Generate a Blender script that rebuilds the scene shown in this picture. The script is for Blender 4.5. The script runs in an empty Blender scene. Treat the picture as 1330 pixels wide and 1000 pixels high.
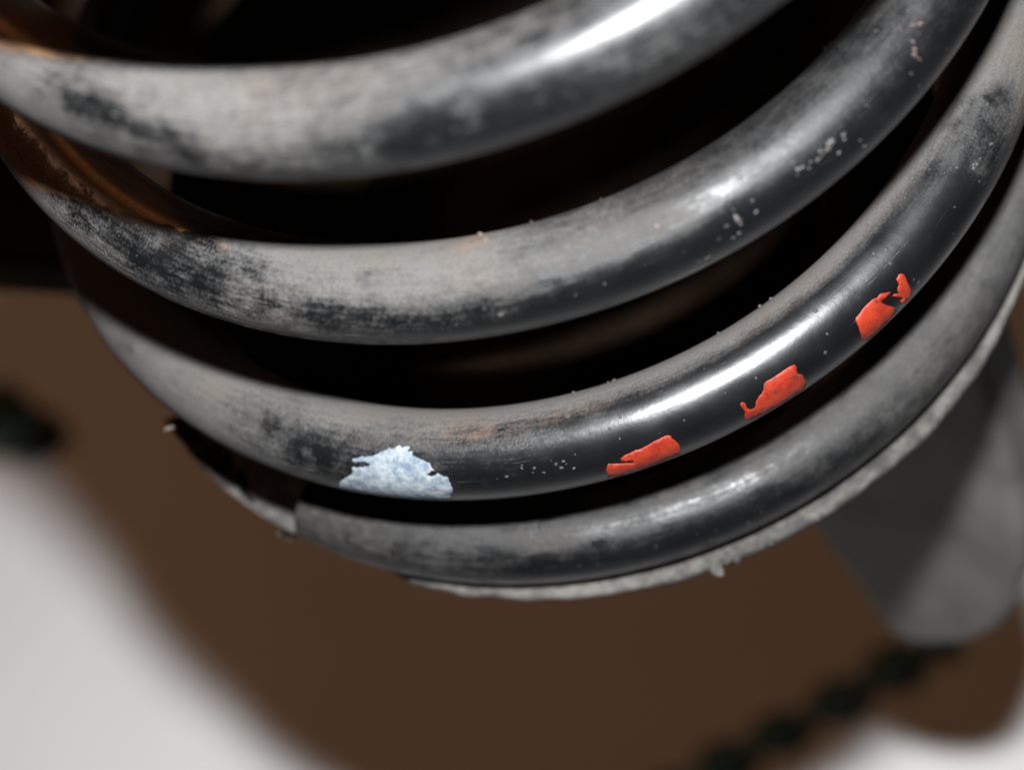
import bpy, bmesh, math, random
import numpy as np
from mathutils import Vector, Matrix, noise
from mathutils.geometry import delaunay_2d_cdt

random.seed(7)
MM = 0.001
# ------------------------------------------------------------------ camera (all lengths in mm, scaled to metres)
PAR = [208.496, 225.248, -0.0880664, 1.0068, -0.345364, 2.4734, 75.9161, -2.04928, -1.07892, 39.8383, 4.05872, -8.21476, -1.2467, 2.55867, -5.49971, 2.07833, 1.02126, 0.35389, 1.24754, -1.97103, -0.141681, -2.05074, -0.946263, 0.0]
CAM = np.array([0.0, -PAR[0], PAR[1]])
pan, tilt, roll, FK = PAR[2], PAR[3], PAR[4], PAR[5] * 1000.0
_f = np.array([math.sin(pan) * math.cos(tilt), math.cos(pan) * math.cos(tilt), -math.sin(tilt)])
_r = np.array([math.cos(pan), -math.sin(pan), 0.0])
_u = np.cross(_r, _f)
FW = _f
RT = math.cos(roll) * _r + math.sin(roll) * _u
UP = -math.sin(roll) * _r + math.cos(roll) * _u

scene = bpy.context.scene
COL = scene.collection
cd = bpy.data.cameras.new('camera')
cam = bpy.data.objects.new('camera', cd)
COL.objects.link(cam)
cam.matrix_world = Matrix(((RT[0], UP[0], -FW[0], CAM[0] * MM), (RT[1], UP[1], -FW[1], CAM[1] * MM),
                           (RT[2], UP[2], -FW[2], CAM[2] * MM), (0, 0, 0, 1)))
cd.sensor_width = 36.0
cd.lens = FK / 1330.0 * 36.0
cd.clip_start = 0.01
cd.clip_end = 50.0
cd.dof.use_dof = True
cd.dof.focus_distance = 0.256
cd.dof.aperture_fstop = 9.8
scene.camera = cam

# ------------------------------------------------------------------ light: camera flash above the lens + dim warm room light
world = bpy.data.worlds.new('World')
scene.world = world
world.use_nodes = True
bg = world.node_tree.nodes['Background']
bg.inputs['Color'].default_value = (1.0, 0.60, 0.36, 1)
bg.inputs['Strength'].default_value = 0.0022

def add_light(name, kind, pos, target, energy, color, **kw):
    d = bpy.data.lights.new(name, kind)
    d.energy = energy
    d.color = color
    for k, v in kw.items():
        setattr(d, k, v)
    o = bpy.data.objects.new(name, d)
    COL.objects.link(o)
    p = Vector(pos) * MM
    t = Vector(target) * MM
    o.location = p
    z = (p - t).normalized()
    xax = Vector(RT)
    xax = (xax - z * xax.dot(z)).normalized()
    yax = z.cross(xax)
    o.matrix_world = Matrix(((xax.x, yax.x, z.x, p.x), (xax.y, yax.y, z.y, p.y), (xax.z, yax.z, z.z, p.z), (0, 0, 0, 1)))
    return o

FLASH = CAM + UP * 65.0 - RT * 4.0
add_light('camera_flash', 'AREA', FLASH, FLASH + FW * 300 - UP * 40, 5.8, (0.97, 0.985, 1.0),
          shape='RECTANGLE', size=0.019, size_y=0.011)
LAMP = np.array([-0.60, 0.47, 0.645]) * 1900.0
add_light('room_lamp', 'AREA', LAMP, (0, 0, 0), 4.0, (1.0, 0.53, 0.28), shape='DISK', size=0.12)

scene.view_settings.view_transform = 'Standard'
scene.view_settings.look = 'None'
scene.view_settings.exposure = 0.0
scene.view_settings.gamma = 1.0
scene.view_settings.use_curve_mapping = False
scene.render.engine = 'CYCLES'
scene.render.resolution_x = 1024
scene.render.resolution_y = 769

# ------------------------------------------------------------------ helpers
def project(P):
    V = np.atleast_2d(P) - CAM
    d = V @ FW
    return np.stack([665 + FK * (V @ RT) / d, 500 - FK * (V @ UP) / d], 1), d

def ray(px):
    d = FW + RT * (px[0] - 665) / FK - UP * (px[1] - 500) / FK
    return d / np.linalg.norm(d)

def at_z(px, z):
    d = ray(px)
    return CAM + d * ((z - CAM[2]) / d[2])

def at_depth(px, dep):
    d = ray(px)
    return CAM + d * (dep / (d @ FW))

def mesh_obj(name, verts, faces, mat, parent=None, smooth=True):
    me = bpy.data.meshes.new(name)
    me.from_pydata([tuple(np.asarray(v) * MM) for v in verts], [], [tuple(int(i) for i in f) for f in faces])
    me.update()
    if smooth:
        me.polygons.foreach_set('use_smooth', [True] * len(me.polygons))
    me.materials.append(mat)
    o = bpy.data.objects.new(name, me)
    COL.objects.link(o)
    if parent is not None:
        o.parent = parent
    return o

def tag(o, label=None, category=None, kind=None, group=None):
    for k, v in (('label', label), ('category', category), ('kind', kind), ('group', group)):
        if v:
            o[k] = v
    return o

class NT:
    def __init__(self, name):
        self.m = bpy.data.materials.new(name)
        self.m.use_nodes = True
        self.t = self.m.node_tree
        self.t.nodes.clear()
        self.out = self.t.nodes.new('ShaderNodeOutputMaterial')
    def n(self, typ, **kw):
        nd = self.t.nodes.new(typ)
        for k, v in kw.items():
            setattr(nd, k, v)
        return nd
    def l(self, a, b):
        self.t.links.new(a, b)
    def val(self, sock, v):
        if hasattr(v, 'is_output'):
            self.l(v, sock)
        else:
            sock.default_value = v
    def math(self, op, a, b=0.0, c=0.0, clamp=False):
        nd = self.n('ShaderNodeMath', operation=op)
        nd.use_clamp = clamp
        self.val(nd.inputs[0], a)
        self.val(nd.inputs[1], b)
        if op in ('MULTIPLY_ADD',):
            self.val(nd.inputs[2], c)
        return nd.outputs[0]
    def noise(self, vec, scale, detail=4.0, rough=0.55, dist=0.0):
        nd = self.n('ShaderNodeTexNoise')
        self.l(vec, nd.inputs['Vector'])
        nd.inputs['Scale'].default_value = scale
        nd.inputs['Detail'].default_value = detail
        nd.inputs['Roughness'].default_value = rough
        nd.inputs['Distortion'].default_value = dist
        return nd.outputs['Fac']
    def ramp(self, v, a, b, lo=0.0, hi=1.0, smooth=True):
        nd = self.n('ShaderNodeMapRange', interpolation_type='SMOOTHSTEP' if smooth else 'LINEAR')
        self.val(nd.inputs['Value'], v)
        nd.inputs['From Min'].default_value = a
        nd.inputs['From Max'].default_value = b
        nd.inputs['To Min'].default_value = lo
        nd.inputs['To Max'].default_value = hi
        return nd.outputs['Result']
    def mix(self, f, a, b):
        nd = self.n('ShaderNodeMix', data_type='RGBA')
        self.val(nd.inputs[0], f)
        for s, v in ((nd.inputs[6], a), (nd.inputs[7], b)):
            if hasattr(v, 'is_output'):
                self.l(v, s)
            else:
                s.default_value = (*v, 1)
        return nd.outputs[2]
    def obj(self):
        return self.n('ShaderNodeTexCoord').outputs['Object']
    def bsdf(self, color, rough, bump=None, bump_d=0.0001, spec=0.5, metal=0.0):
        b = self.n('ShaderNodeBsdfPrincipled')
        if hasattr(color, 'is_output'):
            self.l(color, b.inputs['Base Color'])
        else:
            b.inputs['Base Color'].default_value = (*color, 1)
        self.val(b.inputs['Roughness'], rough)
        self.val(b.inputs['Specular IOR Level'], spec)
        b.inputs['Metallic'].default_value = metal
        if bump is not None:
            bp = self.n('ShaderNodeBump')
            bp.inputs['Strength'].default_value = 1.0
            bp.inputs['Distance'].default_value = bump_d
            self.l(bump, bp.inputs['Height'])
            self.l(bp.outputs['Normal'], b.inputs['Normal'])
        self.l(b.outputs['BSDF'], self.out.inputs['Surface'])
        return b

# ------------------------------------------------------------------ materials
def spring_material():
    t = NT('dusty_black_enamel')
    ob = t.obj()
    at = t.n('ShaderNodeAttribute', attribute_name='dust')
    dens = at.outputs['Fac']
    uv = t.n('ShaderNodeAttribute', attribute_name='along').outputs['Vector']
    mp = t.n('ShaderNodeMapping')
    t.l(uv, mp.inputs['Vector'])
    mp.inputs['Scale'].default_value = (0.16, 1.6, 1.0)
    n_big = t.noise(ob, 95.0, 4.0, 0.55, 0.3)
    n_mid = t.noise(ob, 420.0, 5.0, 0.62)
    n_fine = t.noise(ob, 2400.0, 3.0, 0.6)
    n_streak = t.noise(mp.outputs['Vector'], 1.0, 4.0, 0.6)
    k = t.math('MULTIPLY_ADD', n_big, 0.55, -0.275)
    k = t.math('ADD', k, t.math('MULTIPLY_ADD', n_mid, 0.80, -0.40))
    k = t.math('ADD', k, t.math('MULTIPLY_ADD', n_fine, 0.80, -0.40))
    k = t.math('ADD', k, t.math('MULTIPLY_ADD', n_streak, 0.85, -0.425))
    # noise bites most at middle density, so clean paint stays clean and heavy dust stays whole
    grain = t.n('ShaderNodeAttribute', attribute_name='grain').outputs['Fac']
    amp = t.math('MULTIPLY', t.math('MULTIPLY', t.math('MULTIPLY', dens, t.math('SUBTRACT', 1.15, dens)), 3.4), grain)
    cov = t.math('ADD', dens, t.math('MULTIPLY', k, amp))
    cov = t.ramp(cov, 0.13, 0.98)
    # sparse specks of dirt on clean paint
    vor = t.n('ShaderNodeTexVoronoi')
    t.l(ob, vor.inputs['Vector'])
    vor.inputs['Scale'].default_value = 330.0
    sp_r = t.n('ShaderNodeSeparateColor')
    t.l(vor.outputs['Color'], sp_r.inputs[0])
    size = t.ramp(sp_r.outputs[0], 0.80, 1.0, 0.0, 0.20, False)
    speck = t.ramp(t.math('SUBTRACT', size, vor.outputs['Distance']), 0.0, 0.05)
    speck = t.math('MULTIPLY', speck, 0.42)
    cov = t.math('MAXIMUM', cov, speck)
    vor2 = t.n('ShaderNodeTexVoronoi')
    t.l(ob, vor2.inputs['Vector'])
    vor2.inputs['Scale'].default_value = 1100.0
    sp2 = t.n('ShaderNodeSeparateColor')
    t.l(vor2.outputs['Color'], sp2.inputs[0])
    size2 = t.ramp(sp2.outputs[0], 0.86, 1.0, 0.0, 0.30, False)
    cov = t.math('MAXIMUM', cov, t.math('MULTIPLY', t.ramp(t.math('SUBTRACT', size2, vor2.outputs['Distance']), 0.0, 0.08), 0.30))
    mp2 = t.n('ShaderNodeMapping')
    t.l(uv, mp2.inputs['Vector'])
    mp2.inputs['Scale'].default_value = (0.07, 5.5, 1.0)
    mp2.inputs['Rotation'].default_value = (0, 0, 0.04)
    hair = t.ramp(t.noise(mp2.outputs['Vector'], 1.0, 5.0, 0.6), 0.62, 0.74)
    hair = t.math('MULTIPLY', hair, t.ramp(n_big, 0.42, 0.62))
    cov = t.math('MAXIMUM', cov, t.math('MULTIPLY', hair, 0.24))
    tint = t.noise(ob, 60.0, 3.0, 0.5)
    warm = t.mix(t.ramp(tint, 0.35, 0.65), (0.0465, 0.0410, 0.0370), (0.0440, 0.0430, 0.0420))
    warm = t.mix(t.ramp(n_fine, 0.35, 0.7, 0.0, 0.35), warm, (0.066, 0.0615, 0.058))
    rust_glint = t.n('ShaderNodeAttribute', attribute_name='rust_glint').outputs['Fac']  # rust tint, and the painted glint of the room lamp
    rf = t.math('MULTIPLY', rust_glint, t.ramp(t.math('ADD', n_mid, t.math('MULTIPLY', n_streak, 0.4)), 0.5, 0.85), clamp=True)
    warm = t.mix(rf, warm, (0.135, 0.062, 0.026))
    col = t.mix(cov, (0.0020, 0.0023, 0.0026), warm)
    shadow_f = t.n('ShaderNodeAttribute', attribute_name='shadow_brown').outputs['Fac']  # warm lamp fill painted brown where the flash shadow falls
    shadow_f = t.ramp(t.math('ADD', shadow_f, t.math('MULTIPLY_ADD', n_mid, 0.8, -0.4)), 0.25, 0.75)
    shadow_col = t.mix(t.ramp(n_streak, 0.35, 0.7), (0.075, 0.045, 0.027), (0.125, 0.075, 0.045))
    shadow_col = t.mix(t.math('MULTIPLY', rust_glint, t.ramp(t.math('ADD', n_fine, t.math('MULTIPLY', n_mid, 0.6)), 0.62, 1.0, 0.6, 1.0), clamp=True), shadow_col, (0.80, 0.46, 0.20))  # lighter orange: painted lamp glint inside the brown
    col = t.mix(shadow_f, col, shadow_col)
    fl = t.noise(ob, 160.0, 3.0, 0.6)
    rough = t.math('ADD', t.math('MULTIPLY', t.math('POWER', cov, 0.6), 0.62), t.ramp(fl, 0.3, 0.75, 0.29, 0.39))
    hgt = t.math('ADD', t.math('MULTIPLY', cov, 1.0), t.math('MULTIPLY', t.math('MULTIPLY', n_fine, cov), 0.9))
    hgt = t.math('ADD', hgt, t.math('MULTIPLY', t.noise(ob, 260.0, 2.0, 0.5), 0.5))
    hgt = t.math('ADD', hgt, t.math('MULTIPLY', t.noise(ob, 1500.0, 3.0, 0.6), 0.22))
    spec = t.math('MULTIPLY_ADD', t.math('POWER', cov, 0.6), -0.22, 0.30)
    t.bsdf(col, rough, hgt, 0.00007, spec)
    return t.m

def dust_material(name, c1, c2, bump=0.0003, sc=500.0):
    t = NT(name)
    ob = t.obj()
    n = t.noise(ob, sc, 5.0, 0.65)
    n2 = t.noise(ob, sc * 0.16, 3.0, 0.5)
    f = t.ramp(t.math('ADD', t.math('MULTIPLY', n, 0.5), t.math('MULTIPLY', n2, 0.5)), 0.38, 0.62)
    t.bsdf(t.mix(f, c1, c2), 0.85, n, bump, 0.2)
    return t.m

def paint_material(name, c1, c2, rough, sc, bump, w0, wa):
    t = NT(name)
    ob = t.obj()
    n = t.noise(ob, sc, 4.0, 0.6)
    n2 = t.noise(ob, sc * 3.5, 3.0, 0.6)
    f = t.ramp(t.math('ADD', t.math('MULTIPLY', n, 0.7), t.math('MULTIPLY', n2, 0.3)), 0.36, 0.64)
    w1 = t.noise(ob, 900.0, 4.0, 0.65)
    w2 = t.noise(ob, 210.0, 2.0, 0.5)
    wear = t.ramp(t.math('ADD', t.math('MULTIPLY', w1, 0.72), t.math('MULTIPLY', w2, 0.28)), w0, w0 + 0.12, 0.0, wa)
    t.bsdf(t.mix(wear, t.mix(f, c1, c2), (0.012, 0.010, 0.010)), rough, t.math('ADD', n, t.math('MULTIPLY', n2, 0.5)), bump, 0.2)
    return t.m

M_SPRING = spring_material()
M_RED = paint_material('red_marking_paint', (0.108, 0.0066, 0.0024), (0.160, 0.0150, 0.0044), 0.6, 500.0, 0.00003, 0.54, 0.8)
M_WHITE = paint_material('pale_blue_white_paint', (0.058, 0.076, 0.098), (0.142, 0.158, 0.166), 0.75, 640.0, 0.00022, 0.575, 0.5)
M_DUST = dust_material('caked_road_dust', (0.022, 0.021, 0.020), (0.056, 0.053, 0.049))
M_SEAT = dust_material('dusty_seat_rubber', (0.020, 0.0185, 0.017), (0.068, 0.064, 0.058), 0.0004, 420.0)
M_CRUMB = dust_material('dirt_crumb_brown', (0.060, 0.046, 0.036), (0.120, 0.100, 0.085), 0.0004, 900.0)
M_PINK = dust_material('bare_scrape_primer', (0.012, 0.009, 0.008), (0.055, 0.039, 0.035), 0.0002, 900.0)

def steel_material(name, c1, c2, rough, spec=0.3):
    t = NT(name)
    ob = t.obj()
    n = t.noise(ob, 45.0, 4.0, 0.6)
    n2 = t.noise(ob, 700.0, 3.0, 0.6)
    t.bsdf(t.mix(t.ramp(n, 0.35, 0.65), c1, c2), rough, n2, 0.0001, spec)
    return t.m

M_ARM = steel_material('dull_grey_cast_steel', (0.060, 0.057, 0.052), (0.098, 0.094, 0.087), 0.7)
M_PAN = steel_material('grimy_black_steel', (0.009, 0.0056, 0.0035), (0.018, 0.0112, 0.0068), 0.9, 0.03)
M_GREEN = steel_material('dark_green_matte', (0.045, 0.085, 0.062), (0.085, 0.115, 0.085), 0.85)

def floor_material():
    t = NT('white_floor_paper')
    ob = t.obj()
    n = t.noise(ob, 9.0, 3.0, 0.5)
    n2 = t.noise(ob, 400.0, 3.0, 0.6)
    t.bsdf(t.mix(t.ramp(n, 0.3, 0.7), (0.78, 0.785, 0.80), (0.82, 0.815, 0.81)), 0.75, n2, 0.0001, 0.2)
    return t.m
M_FLOOR = floor_material()

# ------------------------------------------------------------------ setting: the white floor far below
FZ = -490.0
n = 24
fv = [(-1500 + 3000 * i / n, -1500 + 3000 * j / n, FZ) for j in range(n + 1) for i in range(n + 1)]
ff = [(j * (n + 1) + i, j * (n + 1) + i + 1, (j + 1) * (n + 1) + i + 1, (j + 1) * (n + 1) + i) for j in range(n) for i in range(n)]
tag(mesh_obj('floor', fv, ff, M_FLOOR), kind='structure')

# ------------------------------------------------------------------ the coil spring: a slightly bowed helix, wire 13 mm
RW = 6.5
def _helix(u):
    u = np.asarray(u, float)
    R0, R1, R2, p1, p2, p3, a, b, c, d, e, g, h, i_, j, k, l, _ = PAR[6:24]
    th = 2 * np.pi * u
    R = R0 + R1 * u + R2 * u * u + e * u ** 3 + (a + i_ * u) * np.cos(th) + (b + j * u) * np.sin(th)
    z = p1 * u + p2 * u * u + p3 * u ** 3 + g * u ** 4 + h * u ** 5 + (c + k * u) * np.cos(th) + (d + l * u) * np.sin(th)
    return R, z
UT = 2.06
_Ra, _za = _helix(UT)
_Rb, _zb = _helix(UT - 1)
def helix(u):
    u = np.atleast_1d(np.asarray(u, float))
    turns = np.maximum(0, np.ceil(u - UT))
    R, z = _helix(u - turns)
    R = R + np.where(turns > 0, _Ra - _Rb, 0)
    z = z + turns * (_za - _zb) - 5.6 * np.clip((u - UT) / 0.8, 0, 1.3)
    return np.stack([R * np.sin(2 * np.pi * u), -R * np.cos(2 * np.pi * u), z], 1)

U0, U1 = -1.113, 4.32
us = [U0]
while us[-1] < U1:
    u = us[-1]
    front = abs((u + 0.5) % 1.0 - 0.5) < 0.30 and u < 2.35
    us.append(u + (0.0008 if front else 0.004))
us = np.array(us)
C = helix(us)
T = np.gradient(C, us, axis=0)
T /= np.linalg.norm(T, axis=1)[:, None]
F = -FW[None] + (T @ FW)[:, None] * T
F /= np.linalg.norm(F, axis=1)[:, None]
W = np.cross(F, T)

# how dusty the wire is: rows of (photo x, [top .. bottom of the seen side]) for each coil
DUST = {
 2: [(-60, [.12, .1, .1, .9, .9]), (35, [.15, .12, .25, .85, .95]), (75, [.9, .9, .85, .85, .95]), (110, [.9, .9, .55, .65, .9]), (180, [.9, .88, .68, .42, .72]),
     (240, [.9, .88, .78, .5, .55]), (310, [.82, .84, .82, .74, .35]), (420, [.62, .66, .62, .56, .42]), (500, [.5, .52, .56, .36, .25]),
     (550, [.55, .6, .25, .06, .15]), (700, [.55, .38, .08, .16, .15]), (850, [.42, .35, .12, .28, .22]), (1000, [.35, .3, .25, .2, .2])],
 1: [(30, [.12, .1, .15, .9, .9]), (100, [.12, .1, .2, .85, .95]), (150, [.12, .1, .3, .4, .9]), (230, [.14, .14, .28, .3, .75]),
     (270, [.16, .2, .25, .38, .62]), (320, [.97, .85, .45, .42, .6]), (400, [.97, .97, .78, .42, .5]), (500, [.95, .95, .85, .36, .3]),
     (600, [.9, .9, .78, .28, .16]), (700, [.56, .70, .62, .15, .10]), (850, [.35, .37, .42, .08, .05]), (1000, [.27, .27, .27, .1, .08]),
     (1150, [.27, .27, .24, .16, .14]), (1270, [.24, .25, .24, .2, .18])],
 0: [(115, [.95] * 5), (200, [.95, .95, .85, .88, .92]), (300, [.95, .95, .8, .78, .88]), (380, [.95, .9, .58, .5, .66]),
     (450, [.95, .88, .36, .24, .32]), (560, [.95, .68, .22, .18, .15]), (700, [.9, .34, .15, .12, .1]), (800, [.8, .20, .07, .05, .05]),
     (1000, [.95, .06, .02, .02, .03]), (1130, [.97, .08, .03, .03, .04]), (1215, [.97, .30, .12, .10, .12]), (1255, [.97, .85, .35, .3, .35]),
     (1290, [.97, .95, .9, .85, .8])],
 -1: [(390, [.58, .58, .56, .54, .5]), (480, [.48, .48, .46, .44, .32]), (600, [.42, .42, .40, .36, .22]), (700, [.40, .40, .32, .18, .12]),
      (850, [.34, .34, .24, .10, .1]), (1000, [.35, .35, .30, .22, .14]), (1150, [.52, .52, .46, .40, .28]), (1250, [.66, .66, .62, .54, .46]),
      (1310, [.8, .8, .8, .7, .6])]}
S_ROWS = np.array([1.0, 0.84, 0.5, 0.0, -0.5, -1.0])
RIDGE = {0: {560: .94, 700: .85, 800: .92, 1000: .95, 1130: .97, 1215: .97, 1255: .95}}
DUST = {k: [(x, [d[0], RIDGE.get(k, {}).get(x, (d[0] + d[1]) / 2)] + d[1:]) for x, d in rows] for k, rows in DUST.items()}
NP = 72
ph = np.linspace(-np.pi, np.pi, NP, endpoint=False)
dust = np.full((len(us), NP), 0.62)
dust += 0.22 * np.sin(ph)[None, :]
cpx, _d = project(C)
for k, rows in DUST.items():
    m = np.where(abs(us - k) < 0.30)[0]
    xs = np.array([r[0] for r in rows], float)
    tab = np.array([r[1] for r in rows])
    kx = cpx[m, 0].copy()
    il, ir = kx.argmin(), kx.argmax()          # past the outermost point hold the end row
    kx[:il] = kx[il]
    kx[ir:] = kx[ir] + np.arange(len(kx) - ir)
    prof = np.stack([np.interp(kx, xs, tab[:, c]) for c in range(6)], 1)
    s = np.sin(ph)
    front = np.cos(ph) > -0.25
    for j in range(NP):
        if not front[j]:
            continue
        sj = s[j]
        i1 = int(np.clip(np.searchsorted(-S_ROWS, -sj) - 1, 0, 4))
        w = (S_ROWS[i1] - sj) / (S_ROWS[i1] - S_ROWS[i1 + 1])
        dust[m, j] = prof[:, i1] * (1 - w) + prof[:, i1 + 1] * w
# rubbed-off smudges and patches of thicker dirt: (coil, photo x, y, half sizes, change)
XP = C[:, None, :] + RW * (np.cos(ph)[None, :, None] * F[:, None, :] + np.sin(ph)[None, :, None] * W[:, None, :])
SMUDGE = [(2, 110, 135, 22, 13, -.6), (2, 150, 150, 18, 9, -.4), (2, 75, 120, 20, 6, -.35), (2, 195, 160, 20, 20, -.55), (2, 235, 192, 26, 15, -.5),
          (2, 290, 214, 40, 11, -.4), (2, 450, 190, 50, 9, -.35), (2, 560, 62, 45, 11, -.3), (2, 610, 155, 15, 20, .35), (2, 560, 186, 12, 7, .25),
          (2, 770, 85, 28, 22, .18), (2, 800, 130, 25, 8, .3), (2, 660, 40, 25, 10, -.2), (2, 350, 120, 30, 14, -.12), (2, 690, 118, 20, 14, .2),
          (1, 145, 315, 18, 16, -.4), (1, 200, 345, 28, 16, -.4), (1, 262, 372, 24, 20, -.4), (1, 478, 358, 17, 9, -.5), (1, 690, 325, 28, 9, -.3),
          (1, 712, 360, 11, 8, -.45), (1, 330, 350, 16, 20, -.25), (1, 590, 408, 10, 6, .3), (1, 660, 400, 10, 6, .35), (1, 820, 300, 22, 8, .2),
          (1, 560, 412, 60, 9, -.15), (1, 420, 405, 40, 10, -.15),
          (0, 160, 452, 9, 12, -.35), (0, 365, 545, 22, 13, -.45), (0, 392, 590, 28, 14, -.4), (0, 436, 566, 26, 10, -.35), (0, 330, 520, 20, 8, -.2),
          (0, 402, 604, 6, 16, .4), (0, 1250, 150, 28, 18, -.6), (0, 1294, 124, 13, 13, -.6), (0, 1268, 205, 8, 22, .3), (0, 740, 555, 45, 10, -.15),
          (-1, 450, 700, 16, 8, .2), (-1, 705, 708, 24, 11, .35), (-1, 645, 716, 14, 9, -.3), (-1, 560, 700, 30, 9, -.15), (-1, 900, 642, 26, 8, .2),
          (-1, 1000, 640, 40, 12, -.2), (-1, 1085, 585, 22, 12, -.2), (-1, 1180, 470, 30, 14, .15), (-1, 1010, 600, 30, 10, .12)]
for k, sx_, sy_, rx_, ry_, dv in SMUDGE:
    m = np.where(abs(us - k) < 0.30)[0]
    q_, _ = project(XP[m].reshape(-1, 3))
    rx_, ry_ = rx_ * 1.35, ry_ * 1.35
    e_ = ((q_[:, 0] - sx_) / rx_) ** 2 + ((q_[:, 1] - sy_) / ry_) ** 2
    g_ = np.zeros(len(q_))
    flat = XP[m].reshape(-1, 3)
    for i in np.where(e_ < 5.0)[0]:
        p_ = Vector(flat[i])
        w_ = noise.fractal(p_ * 0.22, 0.8, 2.2, 4)
        g_[i] = math.exp(-max(0.0, e_[i] + 1.5 * w_)) * (0.75 + 0.5 * noise.noise(p_ * 0.9))
    g_ = g_.reshape(len(m), NP)
    dust[m] += 0.62 * dv * g_ * (np.cos(ph) > -0.2)[None, :]
# shade on the far side of the coils, painted in by thinning pale dust
back = np.clip((abs((us + 0.5) % 1.0 - 0.5) - 0.285) / 0.03, 0, 1) * (us < 1.4)
dust *= (1 - 0.8 * back)[:, None]
dust = np.clip(dust, 0, 1)

# orange lamp glints painted at the left, rust tint further right
rust_glint = np.zeros((len(us), NP))
shadow_brown = np.zeros((len(us), NP))
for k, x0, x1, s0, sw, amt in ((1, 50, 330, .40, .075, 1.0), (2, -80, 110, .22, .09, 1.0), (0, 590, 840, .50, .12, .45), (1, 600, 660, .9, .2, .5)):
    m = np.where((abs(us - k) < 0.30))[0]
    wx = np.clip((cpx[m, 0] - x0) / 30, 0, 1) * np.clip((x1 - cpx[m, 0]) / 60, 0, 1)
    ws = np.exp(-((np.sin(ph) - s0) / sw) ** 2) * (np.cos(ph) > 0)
    rust_glint[m] = np.maximum(rust_glint[m], amt * wx[:, None] * ws[None, :])

# lamp fill painted brown into the flash shadow, two upper coils at the left
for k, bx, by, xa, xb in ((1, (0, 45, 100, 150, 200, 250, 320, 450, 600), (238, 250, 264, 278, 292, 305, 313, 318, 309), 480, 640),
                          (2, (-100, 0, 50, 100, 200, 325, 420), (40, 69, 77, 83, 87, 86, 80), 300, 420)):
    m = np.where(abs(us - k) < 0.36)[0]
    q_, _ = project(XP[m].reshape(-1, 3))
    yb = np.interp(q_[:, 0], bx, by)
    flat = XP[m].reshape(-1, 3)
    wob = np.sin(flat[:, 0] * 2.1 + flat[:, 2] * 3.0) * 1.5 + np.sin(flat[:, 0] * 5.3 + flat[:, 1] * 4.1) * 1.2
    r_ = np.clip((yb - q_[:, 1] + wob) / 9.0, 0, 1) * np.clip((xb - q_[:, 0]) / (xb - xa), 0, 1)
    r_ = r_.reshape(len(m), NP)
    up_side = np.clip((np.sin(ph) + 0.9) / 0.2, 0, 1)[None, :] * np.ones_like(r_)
    shadow_brown[m] = np.maximum(shadow_brown[m], r_ * up_side)
grain = np.full((len(us), NP), 0.9)
for k, tab in {2: ((0, 1.0), (300, .95), (560, 1.0), (1000, .9)), 1: ((0, 1.0), (250, 1.25), (560, 1.05), (700, .7), (900, .45), (1270, .5)),
               0: ((100, .55), (300, .75), (450, 1.0), (700, .8), (850, .5), (1150, .5), (1300, .6)), -1: ((390, .7), (700, .9), (900, .6), (1300, .5))}.items():
    m = np.where(abs(us - k) < 0.30)[0]
    grain[m] = np.interp(cpx[m, 0], [r[0] for r in tab], [r[1] for r in tab])[:, None]

arc = np.concatenate([[0], np.cumsum(np.linalg.norm(np.diff(C, axis=0), axis=1))])
# the surface itself: tiny unevenness of enamel and dust
X = C[:, None, :] + RW * (np.cos(ph)[None, :, None] * F[:, None, :] + np.sin(ph)[None, :, None] * W[:, None, :])
V = X.reshape(-1, 3)
N = len(us)
idx = np.arange(N * NP).reshape(N, NP)
quads = np.stack([idx[:-1], np.roll(idx, -1, 1)[:-1], np.roll(idx, -1, 1)[1:], idx[1:]], 2).reshape(-1, 4)
nv = len(V)
V = np.vstack([V, C[0] - T[0] * 0.4, C[-1] + T[-1] * 0.4])
me = bpy.data.meshes.new('wire')
tri = [(int(idx[0, (j + 1) % NP]), int(idx[0, j]), nv) for j in range(NP)] + [(int(idx[-1, j]), int(idx[-1, (j + 1) % NP]), nv + 1) for j in range(NP)]
me.from_pydata((V * MM).tolist(), [], quads.tolist() + tri)
me.update()
sm = np.ones(len(me.polygons), dtype=bool)
sm[len(quads):] = False
me.polygons.foreach_set('use_smooth', sm)
for nm, arr in (('dust', dust), ('rust_glint', rust_glint), ('grain', grain), ('shadow_brown', shadow_brown)):
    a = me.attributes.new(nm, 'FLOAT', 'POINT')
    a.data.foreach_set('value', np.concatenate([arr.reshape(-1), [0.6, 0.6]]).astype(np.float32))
a = me.attributes.new('along', 'FLOAT_VECTOR', 'POINT')
al = np.zeros((nv + 2, 3), np.float32)
al[:nv, 0] = np.repeat(arc, NP)
al[:nv, 1] = np.tile(ph * RW, N)
a.data.foreach_set('vector', al.reshape(-1))
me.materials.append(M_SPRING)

spring = bpy.data.objects.new('coil_spring', None)
spring.location = (0, 0, -0.04)
COL.objects.link(spring)
tag(spring, 'black enamelled steel coil spring caked with grey dust, red and pale paint marks', 'coil spring')
bpy.context.view_layer.update()
def adopt(o, parent):
    o.parent = parent
    o.matrix_parent_inverse = parent.matrix_world.inverted()
    return o
wire = bpy.data.objects.new('wire', me)
COL.objects.link(wire)
adopt(wire, spring)

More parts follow.
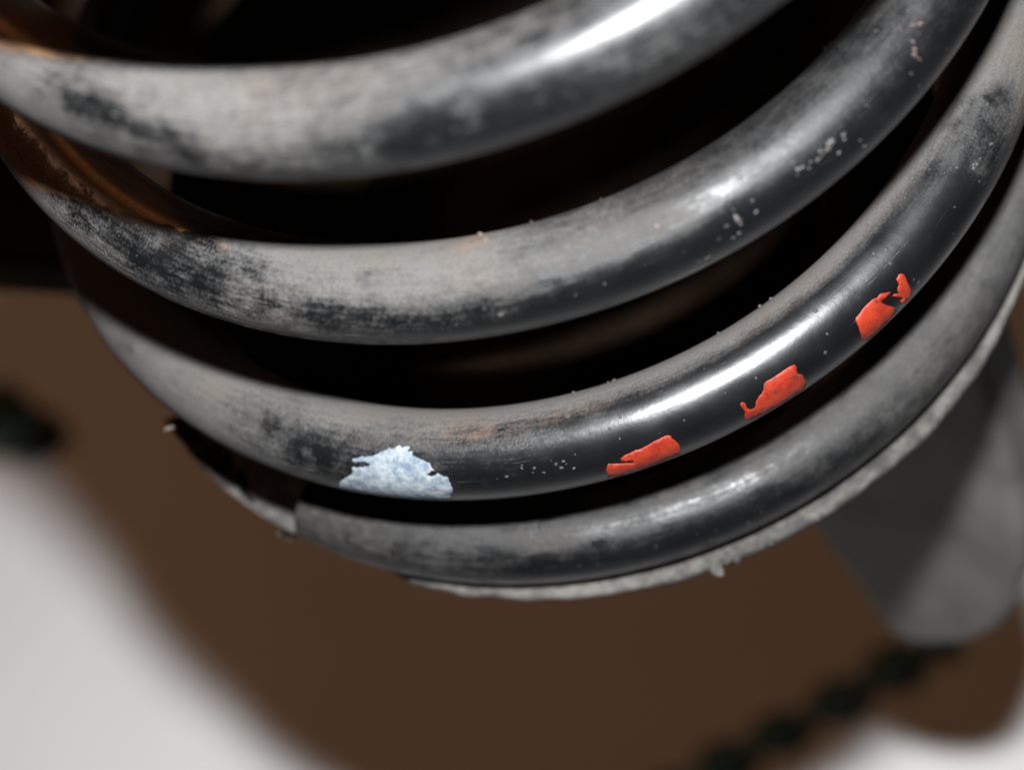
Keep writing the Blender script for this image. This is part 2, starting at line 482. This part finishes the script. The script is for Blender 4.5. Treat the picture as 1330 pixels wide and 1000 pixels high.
# ------------------------------------------------------------------ marks on the wire: thin raised sheets laid on its surface
def tube_hit(px, k, rad):
    m = abs(us - k) < 0.32
    P = C[m]
    d = ray(px)
    Vv = P - CAM
    t = Vv @ d
    D = np.linalg.norm(Vv - t[:, None] * d, axis=1)
    ok = D < rad
    if not ok.any():
        i = D.argmin()
        q = CAM + d * t[i]
        return P[i] + (q - P[i]) / np.linalg.norm(q - P[i]) * rad
    t0 = t[ok].min() - rad * 1.5
    for _ in range(80):
        q = CAM + t0 * d
        g = np.linalg.norm(P - q, axis=1).min() - rad
        t0 += g
        if g < 0.003:
            break
    return CAM + t0 * d

def surf_normal(q, k):
    m = abs(us - k) < 0.32
    P = C[m]
    c = P[np.linalg.norm(P - q, axis=1).argmin()]
    n_ = q - c
    return n_ / np.linalg.norm(n_)

def rough_outline(pts, step, amp, seed):
    rnd = random.Random(seed)
    out = []
    for i in range(len(pts)):
        a, b = np.array(pts[i], float), np.array(pts[(i + 1) % len(pts)], float)
        L = np.linalg.norm(b - a)
        m_ = max(1, int(L / step))
        nn = np.array([-(b - a)[1], (b - a)[0]]) / max(L, 1e-6)
        for j in range(m_):
            p = a + (b - a) * j / m_
            out.append(p + (nn * rnd.uniform(-amp, amp) if j else 0))
    return out

def inside(p, poly):
    c = False
    j = len(poly) - 1
    for i in range(len(poly)):
        if (poly[i][1] > p[1]) != (poly[j][1] > p[1]) and p[0] < (poly[j][0] - poly[i][0]) * (p[1] - poly[i][1]) / (poly[j][1] - poly[i][1]) + poly[i][0]:
            c = not c
        j = i
    return c

def surface_mark(name, px_pts, k, mat, height=0.10, step=3.0, amp=0.8, grid=5.0, seed=1, label=None, lumpy=0.0):
    poly = rough_outline(px_pts, step, amp, seed)
    x0, y0 = np.min(poly, 0)
    x1, y1 = np.max(poly, 0)
    pts = [Vector(p) for p in poly]
    nb = len(pts)
    rnd = random.Random(seed + 5)
    y = y0 + grid / 2
    while y < y1:
        x = x0 + grid / 2
        while x < x1:
            p = (x + rnd.uniform(-.2, .2) * grid, y + rnd.uniform(-.2, .2) * grid)
            if inside(p, poly) and min((p[0] - q[0]) ** 2 + (p[1] - q[1]) ** 2 for q in poly) > (grid * 0.35) ** 2:
                pts.append(Vector(p))
            x += grid
        y += grid
    r = delaunay_2d_cdt(pts, [], [list(range(nb))], 1, 1e-4)
    v2, fc = r[0], r[2]
    verts = []
    for p in v2:
        q = tube_hit((p.x, p.y), k, RW + 0.02)
        n_ = surf_normal(q, k)
        border = min((p.x - b[0]) ** 2 + (p.y - b[1]) ** 2 for b in poly) < 0.05
        h = height * (0.35 if border else 1.0) + (0 if border else lumpy * rnd.uniform(-1, 1))
        verts.append(q + n_ * h)
    nv_ = len(verts)
    # skirt down into the wire
    edge = {}
    for f in fc:
        for a_, b_ in zip(f, f[1:] + f[:1]):
            edge[(a_, b_)] = edge.get((a_, b_), 0) + 1
    faces = []
    flip = None
    for f in fc:
        faces.append(tuple(f))
    low = {}
    for (a_, b_) in list(edge):
        if (b_, a_) not in edge:
            for v in (a_, b_):
                if v not in low:
                    low[v] = len(verts)
                    verts.append(verts[v] - surf_normal(verts[v], k) * (height + 0.12))
            faces.append((b_, a_, low[a_], low[b_]))
    o = mesh_obj(name, verts, faces, mat)
    bm = bmesh.new()
    bm.from_mesh(o.data)
    bmesh.ops.recalc_face_normals(bm, faces=bm.faces)
    tgt = Vector(-FW)
    if sum(f.normal.dot(tgt) for f in bm.faces) < 0:
        bmesh.ops.reverse_faces(bm, faces=bm.faces)
    bm.to_mesh(o.data)
    bm.free()
    adopt(o, spring)
    if label:
        o['label'] = label
    return o

def zpt(x0, y0, sc, pts):
    return [(x0 + a / sc, y0 + b / sc) for a, b in pts]

surface_mark('paint_mark', zpt(430, 570, 7.82, [(80, 500), (90, 440), (150, 390), (215, 370), (215, 290), (300, 285), (390, 272), (400, 245),
    (205, 232), (225, 200), (280, 190), (380, 175), (450, 160), (500, 130), (580, 95), (660, 80), (690, 62), (720, 95), (790, 70), (800, 95),
    (770, 115), (830, 130), (830, 170), (900, 205), (1000, 240), (1050, 320), (1000, 345), (960, 375), (1010, 380), (1080, 345), (1130, 375), (1190, 395), (1210, 450),
    (1232, 520), (1215, 600), (1180, 640), (900, 615), (600, 590), (330, 560), (130, 535)]), 0, M_WHITE, 0.06, 2.5, 1.5, 3.0, 3,
    'pale blue-white brushed paint dab with ragged edges', 0.03)
surface_mark('paint_mark', zpt(780, 560, 11.08, [(80, 560), (110, 470), (300, 468), (460, 462), (490, 448), (300, 435), (290, 395), (330, 360),
    (470, 290), (620, 235), (720, 180), (850, 110), (960, 62), (1010, 65), (1025, 105), (1090, 150), (1140, 210), (1150, 300), (1080, 360), (860, 450), (600, 560), (400, 620), (250, 650), (110, 665)]),
    0, M_RED, 0.04, 3.0, 0.5, 4.0, 11, 'bright red paint dash with a slit at its lower end')
surface_mark('paint_mark', zpt(940, 465, 11.08, [(235, 660), (270, 635), (310, 650), (335, 720), (400, 745), (455, 715), (460, 640), (500, 570), (545, 520),
    (575, 450), (580, 370), (620, 330), (720, 275), (840, 195), (960, 120), (1020, 95), (1050, 130), (1060, 220), (1140, 250), (1170, 310), (1195, 380), (1150, 450), (1000, 560), (820, 670), (600, 790), (430, 870), (340, 900), (300, 850), (310, 770), (250, 700)]),
    0, M_RED, 0.04, 3.0, 0.5, 4.0, 12, 'bright red paint dash with a small hooked tail')
surface_mark('paint_mark', zpt(1100, 345, 9.52, [(105, 660), (180, 560), (260, 470), (330, 410), (380, 395), (410, 350), (540, 325), (540, 350), (500, 385), (420, 450),
    (470, 480), (600, 520), (625, 555), (560, 640), (440, 760), (330, 870), (240, 930), (195, 920), (150, 770)]),
    0, M_RED, 0.04, 2.5, 0.5, 4.0, 13, 'broad bright red paint dash with torn upper corner')
surface_mark('paint_mark', zpt(1100, 345, 9.52, [(625, 300), (645, 240), (610, 170), (640, 110), (690, 100), (730, 150), (760, 230), (790, 290), (800, 360), (770, 420),
    (700, 470), (660, 440), (700, 400), (640, 390), (560, 380), (590, 350), (650, 345)]),
    0, M_RED, 0.04, 2.5, 0.6, 3.0, 14, 'thin curled red paint sliver')

# scraped and dried-mud flecks
def scatter(x0, y0, x1, y1, w, n_, lo, hi, mat, k, seed):
    rnd = random.Random(seed)
    d_ = np.array([x1 - x0, y1 - y0], float)
    L = np.linalg.norm(d_)
    d_ /= L
    nn = np.array([-d_[1], d_[0]])
    for i in range(n_):
        c_ = np.array([x0, y0]) + d_ * rnd.random() * L + nn * rnd.gauss(0, w)
        r0 = lo + (hi - lo) * rnd.random() ** 2
        st = rnd.uniform(1.0, 2.4)
        pts = []
        m_ = rnd.randint(6, 9)
        for a_ in range(m_):
            an = 2 * math.pi * a_ / m_
            rr = r0 * rnd.uniform(0.5, 1.25)
            pts.append(tuple(c_ + d_ * math.cos(an) * rr * st + nn * math.sin(an) * rr))
        surface_mark('dirt_fleck', pts, k, mat, 0.05, 2.0, 0.4, 3.0, seed * 50 + i, None, 0.02)
scatter(1072, 196, 1104, 172, 2.5, 7, 1.5, 5.0, M_DUST, 1, 1)
scatter(1036, 222, 1070, 200, 3.5, 9, 1.0, 3.5, M_DUST, 1, 2)
scatter(940, 300, 1120, 170, 11.0, 14, 0.8, 2.2, M_DUST, 1, 3)
scatter(520, 426, 800, 360, 9.0, 12, 0.9, 2.8, M_DUST, 1, 4)
scatter(905, 342, 926, 334, 1.5, 4, 1.0, 3.0, M_DUST, 1, 5)
scatter(1164, 38, 1198, 76, 3.5, 9, 1.0, 4.0, M_PINK, 1, 6)
scatter(1180, 34, 1206, 26, 1.5, 4, 1.0, 3.0, M_PINK, 1, 7)
scatter(1262, 222, 1290, 184, 2.5, 8, 1.0, 3.0, M_DUST, 0, 8)
scatter(620, 622, 780, 600, 9.0, 12, 0.8, 2.6, M_DUST, 0, 9)
scatter(1040, 380, 1230, 190, 9.0, 10, 0.8, 1.8, M_DUST, 0, 10)
scatter(955, 286, 962, 294, 2.5, 4, 1.5, 3.6, M_DUST, 1, 11)

# crumbs of dirt standing on the wire
def crumb(px, k, size, mat, seed, parent, squash=0.6, base=None):
    rnd = random.Random(seed)
    bm = bmesh.new()
    bmesh.ops.create_icosphere(bm, subdivisions=2, radius=1.0)
    q = base if base is not None else tube_hit(px, k, RW)
    off = Vector((rnd.uniform(0, 50), rnd.uniform(0, 50), rnd.uniform(0, 50)))
    ax = Matrix.Rotation(rnd.uniform(0, 6.28), 3, Vector((rnd.uniform(-1, 1), rnd.uniform(-1, 1), rnd.uniform(-1, 1))).normalized())
    for v in bm.verts:
        f_ = 1.0 + 0.55 * noise.noise(v.co * 1.7 + off)
        co = Vector((v.co.x * size * 1.5, v.co.y * size, v.co.z * size * squash)) * f_
        co = ax @ co
        v.co = (Vector(q) + co) * MM
    me_ = bpy.data.meshes.new('dirt_crumb')
    bm.to_mesh(me_)
    bm.free()
    me_.materials.append(mat)
    o = bpy.data.objects.new('dirt_crumb', me_)
    COL.objects.link(o)
    return adopt(o, parent)

for i, (px, k, sz, mt) in enumerate([((624, 305), 1, .75, M_CRUMB), ((631, 312), 1, .5, M_CRUMB), ((690, 288), 1, .4, M_DUST), ((780, 257), 1, .3, M_DUST),
        ((1066, 58), 1, .75, M_DUST), ((1074, 52), 1, .6, M_DUST), ((853, 294), 1, .35, M_CRUMB), ((862, 282), 1, .4, M_DUST), ((845, 300), 1, .25, M_CRUMB),
        ((798, 494), 0, .42, M_DUST), ((790, 497), 0, .35, M_DUST), ((745, 509), 0, .3, M_DUST), ((985, 396), 0, .5, M_DUST), ((1000, 386), 0, .35, M_DUST),
        ((930, 428), 0, .3, M_DUST), ((190, 93), 2, .3, M_CRUMB), ((735, 320), 1, .3, M_CRUMB), ((1150, 258), 0, .3, M_DUST)]):
    crumb(px, k, sz * 0.52, mt, 100 + i, spring, 0.75)

# ------------------------------------------------------------------ rubber spring seat under the lowest coil
seat = bpy.data.objects.new('spring_seat', None)
seat.location = (0, 0, -0.045)
COL.objects.link(seat)
tag(seat, 'thin dusty grey rubber seat ring with ragged rim under the lowest coil', 'spring seat')
bpy.context.view_layer.update()
RIM = [(-1.186, 72.0), (-1.172, 73.6), (-1.158, 75.0), (-1.142, 77.2), (-1.137, 77.8), (-1.125, 78.9), (-1.118, 80.0), (-1.114, 80.0), (-1.110, 77.4), (-1.105, 77.4), (-1.092, 78.6), (-1.082, 80.2), (-1.075, 81.2), (-1.066, 81.7), (-1.044, 82.6),
       (-1.027, 83.4), (-1.009, 83.8), (-.993, 84.5), (-.975, 84.9), (-.957, 85.3), (-.945, 85.5), (-.928, 85.8), (-.911, 86.2), (-.891, 86.2),
       (-.873, 85.8), (-.8, 85.5), (-.5, 84.5), (-.2, 82.0)]
su = np.arange(-1.185, -0.42, 0.0012)
rim = np.interp(su, [r[0] for r in RIM], [r[1] for r in RIM])
hc = helix(su)
hR = np.hypot(hc[:, 0], hc[:, 1])
sv, sf = [], []
for i, u in enumerate(su):
    th = 2 * np.pi * u
    rd = np.array([math.sin(th), -math.cos(th), 0])
    j1 = noise.noise(Vector((u * 110, 3.1, 0))) * 0.40 + noise.noise(Vector((u * 600, 9.1, 0))) * 0.14
    j2 = noise.noise(Vector((u * 220, 7.7, 0))) * 0.30
    e = rim[i] - hR[i] + j1
    e = max(e, 2.0)
    prof = [(-11, -6.2), (-6, -6.3), (-2, -6.35), (2, -6.2), (e - 2.6, -5.6 + j2 * .4), (e - 1.2, -5.0 + j2), (e - 0.35, -5.2 + j2), (e, -5.9 + j2), (e - .25, -6.9), (e - 1.2, -7.6), (e - 4, -11.5), (-6, -12), (-11, -12)]
    lift = float(np.clip((-1.110 - u) / 0.005, 0, 1)) * 4.6
    for rr, zz in prof:
        zz += lift if rr > 0 else 0
        # keep the pad off the wire: the groove follows the wire's underside
        p = np.array([0, 0, hc[i, 2] + zz]) + rd * (hR[i] + rr)
        dvec = p - hc[i]
        dl = np.linalg.norm(dvec)
        if dl < RW + 0.03:
            p = hc[i] + dvec / dl * (RW + 0.03)
        sv.append(p)
m_ = 13
for i in range(len(su) - 1):
    for j in range(m_):
        j2_ = (j + 1) % m_
        sf.append((i * m_ + j, i * m_ + j2_, (i + 1) * m_ + j2_, (i + 1) * m_ + j))
sf.append(tuple(range(m_)))
sf.append(tuple(reversed(range((len(su) - 1) * m_, len(su) * m_))))
pad = mesh_obj('rubber_pad', sv, sf, M_SEAT)
bm = bmesh.new(); bm.from_mesh(pad.data); bmesh.ops.recalc_face_normals(bm, faces=bm.faces); bm.to_mesh(pad.data); bm.free()
adopt(pad, seat)

def on_seat(px, dz=-5.5):
    d = ray(px)
    z = -38.0
    for _ in range(20):
        q = CAM + d * ((z - CAM[2]) / d[2])
        u = -1 + math.atan2(q[0], -q[1]) / (2 * math.pi)
        z = helix([max(u, -1.2)])[0, 2] + dz
    return q
crumb((0, 0), 0, .7, M_CRUMB, 300, spring, 0.5, at_depth((219, 557), 293))
for i, (px, sz, mt) in enumerate([((931, 741), .85, M_DUST), ((938, 728), .8, M_SEAT), ((945, 722), .7, M_SEAT), ((958, 724), .6, M_SEAT), ((380, 690), .9, M_SEAT), ((374, 686), .6, M_SEAT),
        ((372, 690), .4, M_DUST), ((1000, 706), .5, M_SEAT), ((1060, 672), .4, M_SEAT), ((870, 752), .5, M_SEAT), ((700, 772), .5, M_SEAT), ((1283, 436), .6, M_SEAT)]):
    crumb(px, 0, sz, mt, 200 + i, seat, 0.55, on_seat(px))
# torn sliver of rubber hanging off the end of the pad
def sliver(px_a, px_b, w, seed):
    a_, b_ = on_seat(px_a), on_seat(px_b)
    vs, fs = [], []
    for i in range(9):
        t_ = i / 8
        c_ = a_ + (b_ - a_) * t_ + UP * 1.2 * math.sin(t_ * 3) * 0.4
        ww = w * (0.35 + 0.65 * math.sin(math.pi * (0.15 + 0.8 * t_))) * (1 + .3 * noise.noise(Vector((t_ * 5, seed, 0))))
        for q in range(6):
            an = q * math.pi / 3
            vs.append(c_ + RT * math.cos(an) * ww + UP * math.sin(an) * ww * .8 + FW * math.sin(an * 2) * ww * .2)
    for i in range(8):
        for q in range(6):
            fs.append((i * 6 + q, i * 6 + (q + 1) % 6, i * 6 + 6 + (q + 1) % 6, i * 6 + 6 + q))
    fs.append(tuple(reversed(range(6))))
    fs.append(tuple(range(48, 54)))
    o = mesh_obj('torn_sliver', vs, fs, M_SEAT)
    return adopt(o, seat)
sliver((388, 676), (362, 694), 0.7, 2)

# ------------------------------------------------------------------ suspension arm carrying the spring: pan, lit grey tongue, dark inner end
arm = bpy.data.objects.new('suspension_arm', None)
arm.location = (0, 0, -0.11)
COL.objects.link(arm)
tag(arm, 'dull grey steel suspension arm below the spring, blurred rounded end beside it', 'suspension arm')
bpy.context.view_layer.update()
pu = np.linspace(-1.15, -0.15, 97)
pc = helix(pu)
pv, pf = [], []
rads = [0.04, 0.3, 0.55, 0.72, 0.80, 0.86]
for i, u in enumerate(pu):
    th = 2 * np.pi * u
    zo = pc[i, 2] - 12.6
    Ro = math.hypot(pc[i, 0], pc[i, 1])
    for f_ in rads:
        z_ = -54 + (zo + 54) * max(0, (f_ - 0.55) / 0.31) ** 1.3
        pv.append((Ro * f_ * math.sin(th), -Ro * f_ * math.cos(th), z_))
    for f_ in reversed(rads):
        z_ = -58 + (zo + 54) * max(0, (f_ - 0.55) / 0.31) ** 1.3
        pv.append((Ro * f_ * math.sin(th), -Ro * f_ * math.cos(th), z_))
mm = len(rads) * 2
for i in range(96):
    for j in range(mm):
        j2_ = (j + 1) % mm
        pf.append((i * mm + j, i * mm + j2_, (i + 1) * mm + j2_, (i + 1) * mm + j))
for j in range(mm):
    j2_ = (j + 1) % mm
    pf.append((96 * mm + j, 96 * mm + j2_, j2_, j))
pan_o = mesh_obj('spring_pan', pv, pf, M_PAN)
bm = bmesh.new(); bm.from_mesh(pan_o.data); bmesh.ops.recalc_face_normals(bm, faces=bm.faces); bm.to_mesh(pan_o.data); bm.free()
adopt(pan_o, arm)

def slab(name, top, thick, mat, bev, parent, rnd_sub=2):
    top = [np.asarray(p, float) for p in top]
    c_ = np.mean(top, 0)
    _, _, vh = np.linalg.svd(np.array(top) - c_)
    nr = vh[2]
    if nr @ FW > 0:
        nr = -nr
    bm_ = bmesh.new()
    a_ = [bm_.verts.new(Vector(p) * MM) for p in top]
    b_ = [bm_.verts.new(Vector(p - nr * thick) * MM) for p in top]
    bm_.faces.new(a_)
    bm_.faces.new(list(reversed(b_)))
    for i in range(len(a_)):
        j = (i + 1) % len(a_)
        bm_.faces.new((a_[j], a_[i], b_[i], b_[j]))
    bmesh.ops.recalc_face_normals(bm_, faces=bm_.faces)
    edges = [e for e in bm_.edges if len(e.link_faces) == 2 and abs(e.link_faces[0].normal.dot(e.link_faces[1].normal)) < 0.6]
    bmesh.ops.bevel(bm_, geom=edges, offset=bev * MM, segments=4, profile=0.5, affect='EDGES')
    me_ = bpy.data.meshes.new(name)
    bm_.to_mesh(me_)
    bm_.free()
    me_.materials.append(mat)
    o = bpy.data.objects.new(name, me_)
    COL.objects.link(o)
    return adopt(o, parent)

def smooth_poly(pts, it=2):
    pts = [np.asarray(p, float) for p in pts]
    for _ in range(it):
        q = []
        for i in range(len(pts)):
            a_, b_ = pts[i], pts[(i + 1) % len(pts)]
            q += [a_ * .75 + b_ * .25, a_ * .25 + b_ * .75]
        pts = q
    return pts

tp = [(960, 560, 400), (1050, 680, 432), (1120, 775, 446), (1165, 838, 455), (1250, 842, 432), (1305, 815, 415), (1336, 740, 394), (1322, 640, 372), (1290, 530, 350), (1262, 420, 332), (1190, 330, 330), (1060, 400, 360)]
A_ = np.array([[x, y, 1] for x, y, _ in tp]); 
inv = np.array([1.0 / d for _, _, d in tp])
co_, *_r2 = np.linalg.lstsq(A_, inv, rcond=None)
tong = [at_depth((x, y), 1.0 / (np.array([x, y, 1]) @ co_)) for x, y, _ in tp]
slab('arm_end', smooth_poly(tong), 14.0, M_ARM, 3.0, arm)
bk = [(-260, 322), (30, 338), (78, 342), (105, 380), (230, 470), (480, 430), (560, 250), (520, -120), (380, -260), (-60, -200), (-260, 60)]
slab('arm_inner_end', smooth_poly([at_z(p, -60) for p in bk], 1), 14.0, M_PAN, 3.0, arm)  # reach and height shaped to hide lit floor and lengthen its shadow
# post joining the pan to both ends
def lathe(name, prof, cx, cy, mat, parent, seg=40):
    vs = [(cx + r_ * math.cos(2 * math.pi * s / seg), cy + r_ * math.sin(2 * math.pi * s / seg), z_) for r_, z_ in prof for s in range(seg)]
    fs = [(i * seg + s, i * seg + (s + 1) % seg, (i + 1) * seg + (s + 1) % seg, (i + 1) * seg + s) for i in range(len(prof) - 1) for s in range(seg)]
    fs += [tuple(range(seg)), tuple(reversed(range((len(prof) - 1) * seg, len(prof) * seg)))]
    o = mesh_obj(name, vs, fs, mat)
    bm_ = bmesh.new(); bm_.from_mesh(o.data); bmesh.ops.recalc_face_normals(bm_, faces=bm_.faces); bm_.to_mesh(o.data); bm_.free()
    return adopt(o, parent)
lathe('arm_boss', [(44, -52), (44, -70), (40, -95), (34, -118), (30, -122)], 4, -6, M_PAN, arm)

# ------------------------------------------------------------------ dark green blotches on the floor, built as solid beaded tubes
def beaded_tube(px_pts, rad, pitch, label):
    P = [at_z(p, FZ) for p in px_pts]
    P = [p + np.array([0, 0, rad * 1.02]) for p in P]
    # resample
    seg = []
    for i in range(len(P) - 1):
        L = np.linalg.norm(P[i + 1] - P[i])
        for j in range(max(2, int(L / 1.5))):
            seg.append(P[i] + (P[i + 1] - P[i]) * j / max(2, int(L / 1.5)))
    seg = np.array(seg + [P[-1]])
    for _ in range(25):
        seg[1:-1] = (seg[:-2] + seg[2:] + seg[1:-1]) / 3
    ar = np.concatenate([[0], np.cumsum(np.linalg.norm(np.diff(seg, axis=0), axis=1))])
    tg = np.gradient(seg, axis=0)
    tg /= np.linalg.norm(tg, axis=1)[:, None]
    vs, fs = [], []
    K = 20
    for i in range(len(seg)):
        sd = np.cross(tg[i], [0, 0, 1.0]); sd /= np.linalg.norm(sd)
        r_ = rad * (0.22 + 0.78 * abs(math.sin(math.pi * ar[i] / pitch)) ** 1.1) * (1.0 + 0.35 * noise.noise(Vector((ar[i] / 22.0, rad, 0))))
        endf = min(1.0, 0.25 + min(ar[i], ar[-1] - ar[i]) / (rad * 0.8))
        for q in range(K):
            an = 2 * math.pi * q / K
            vs.append(seg[i] + (sd * math.cos(an) + np.array([0, 0, 1.0]) * math.sin(an)) * r_ * endf)
    for i in range(len(seg) - 1):
        for q in range(K):
            fs.append((i * K + q, i * K + (q + 1) % K, (i + 1) * K + (q + 1) % K, (i + 1) * K + q))
    fs += [tuple(reversed(range(K))), tuple(range((len(seg) - 1) * K, len(seg) * K))]
    o = mesh_obj('beaded_blotch', vs, fs, M_GREEN)
    bm_ = bmesh.new(); bm_.from_mesh(o.data); bmesh.ops.recalc_face_normals(bm_, faces=bm_.faces); bm_.to_mesh(o.data); bm_.free()
    return tag(o, label, 'cord')
beaded_tube([(820, 1052), (900, 1010), (977, 967), (1055, 925), (1117, 890), (1170, 856), (1225, 830)], 6.6, 25.5, 'dark green beaded blotches on the floor running under the grey steel arm')
beaded_tube([(-140, 570), (-60, 566), (20, 560), (72, 568)], 15.0, 42.0, 'short dark green beaded blotch on the floor, clear of the grey arm')
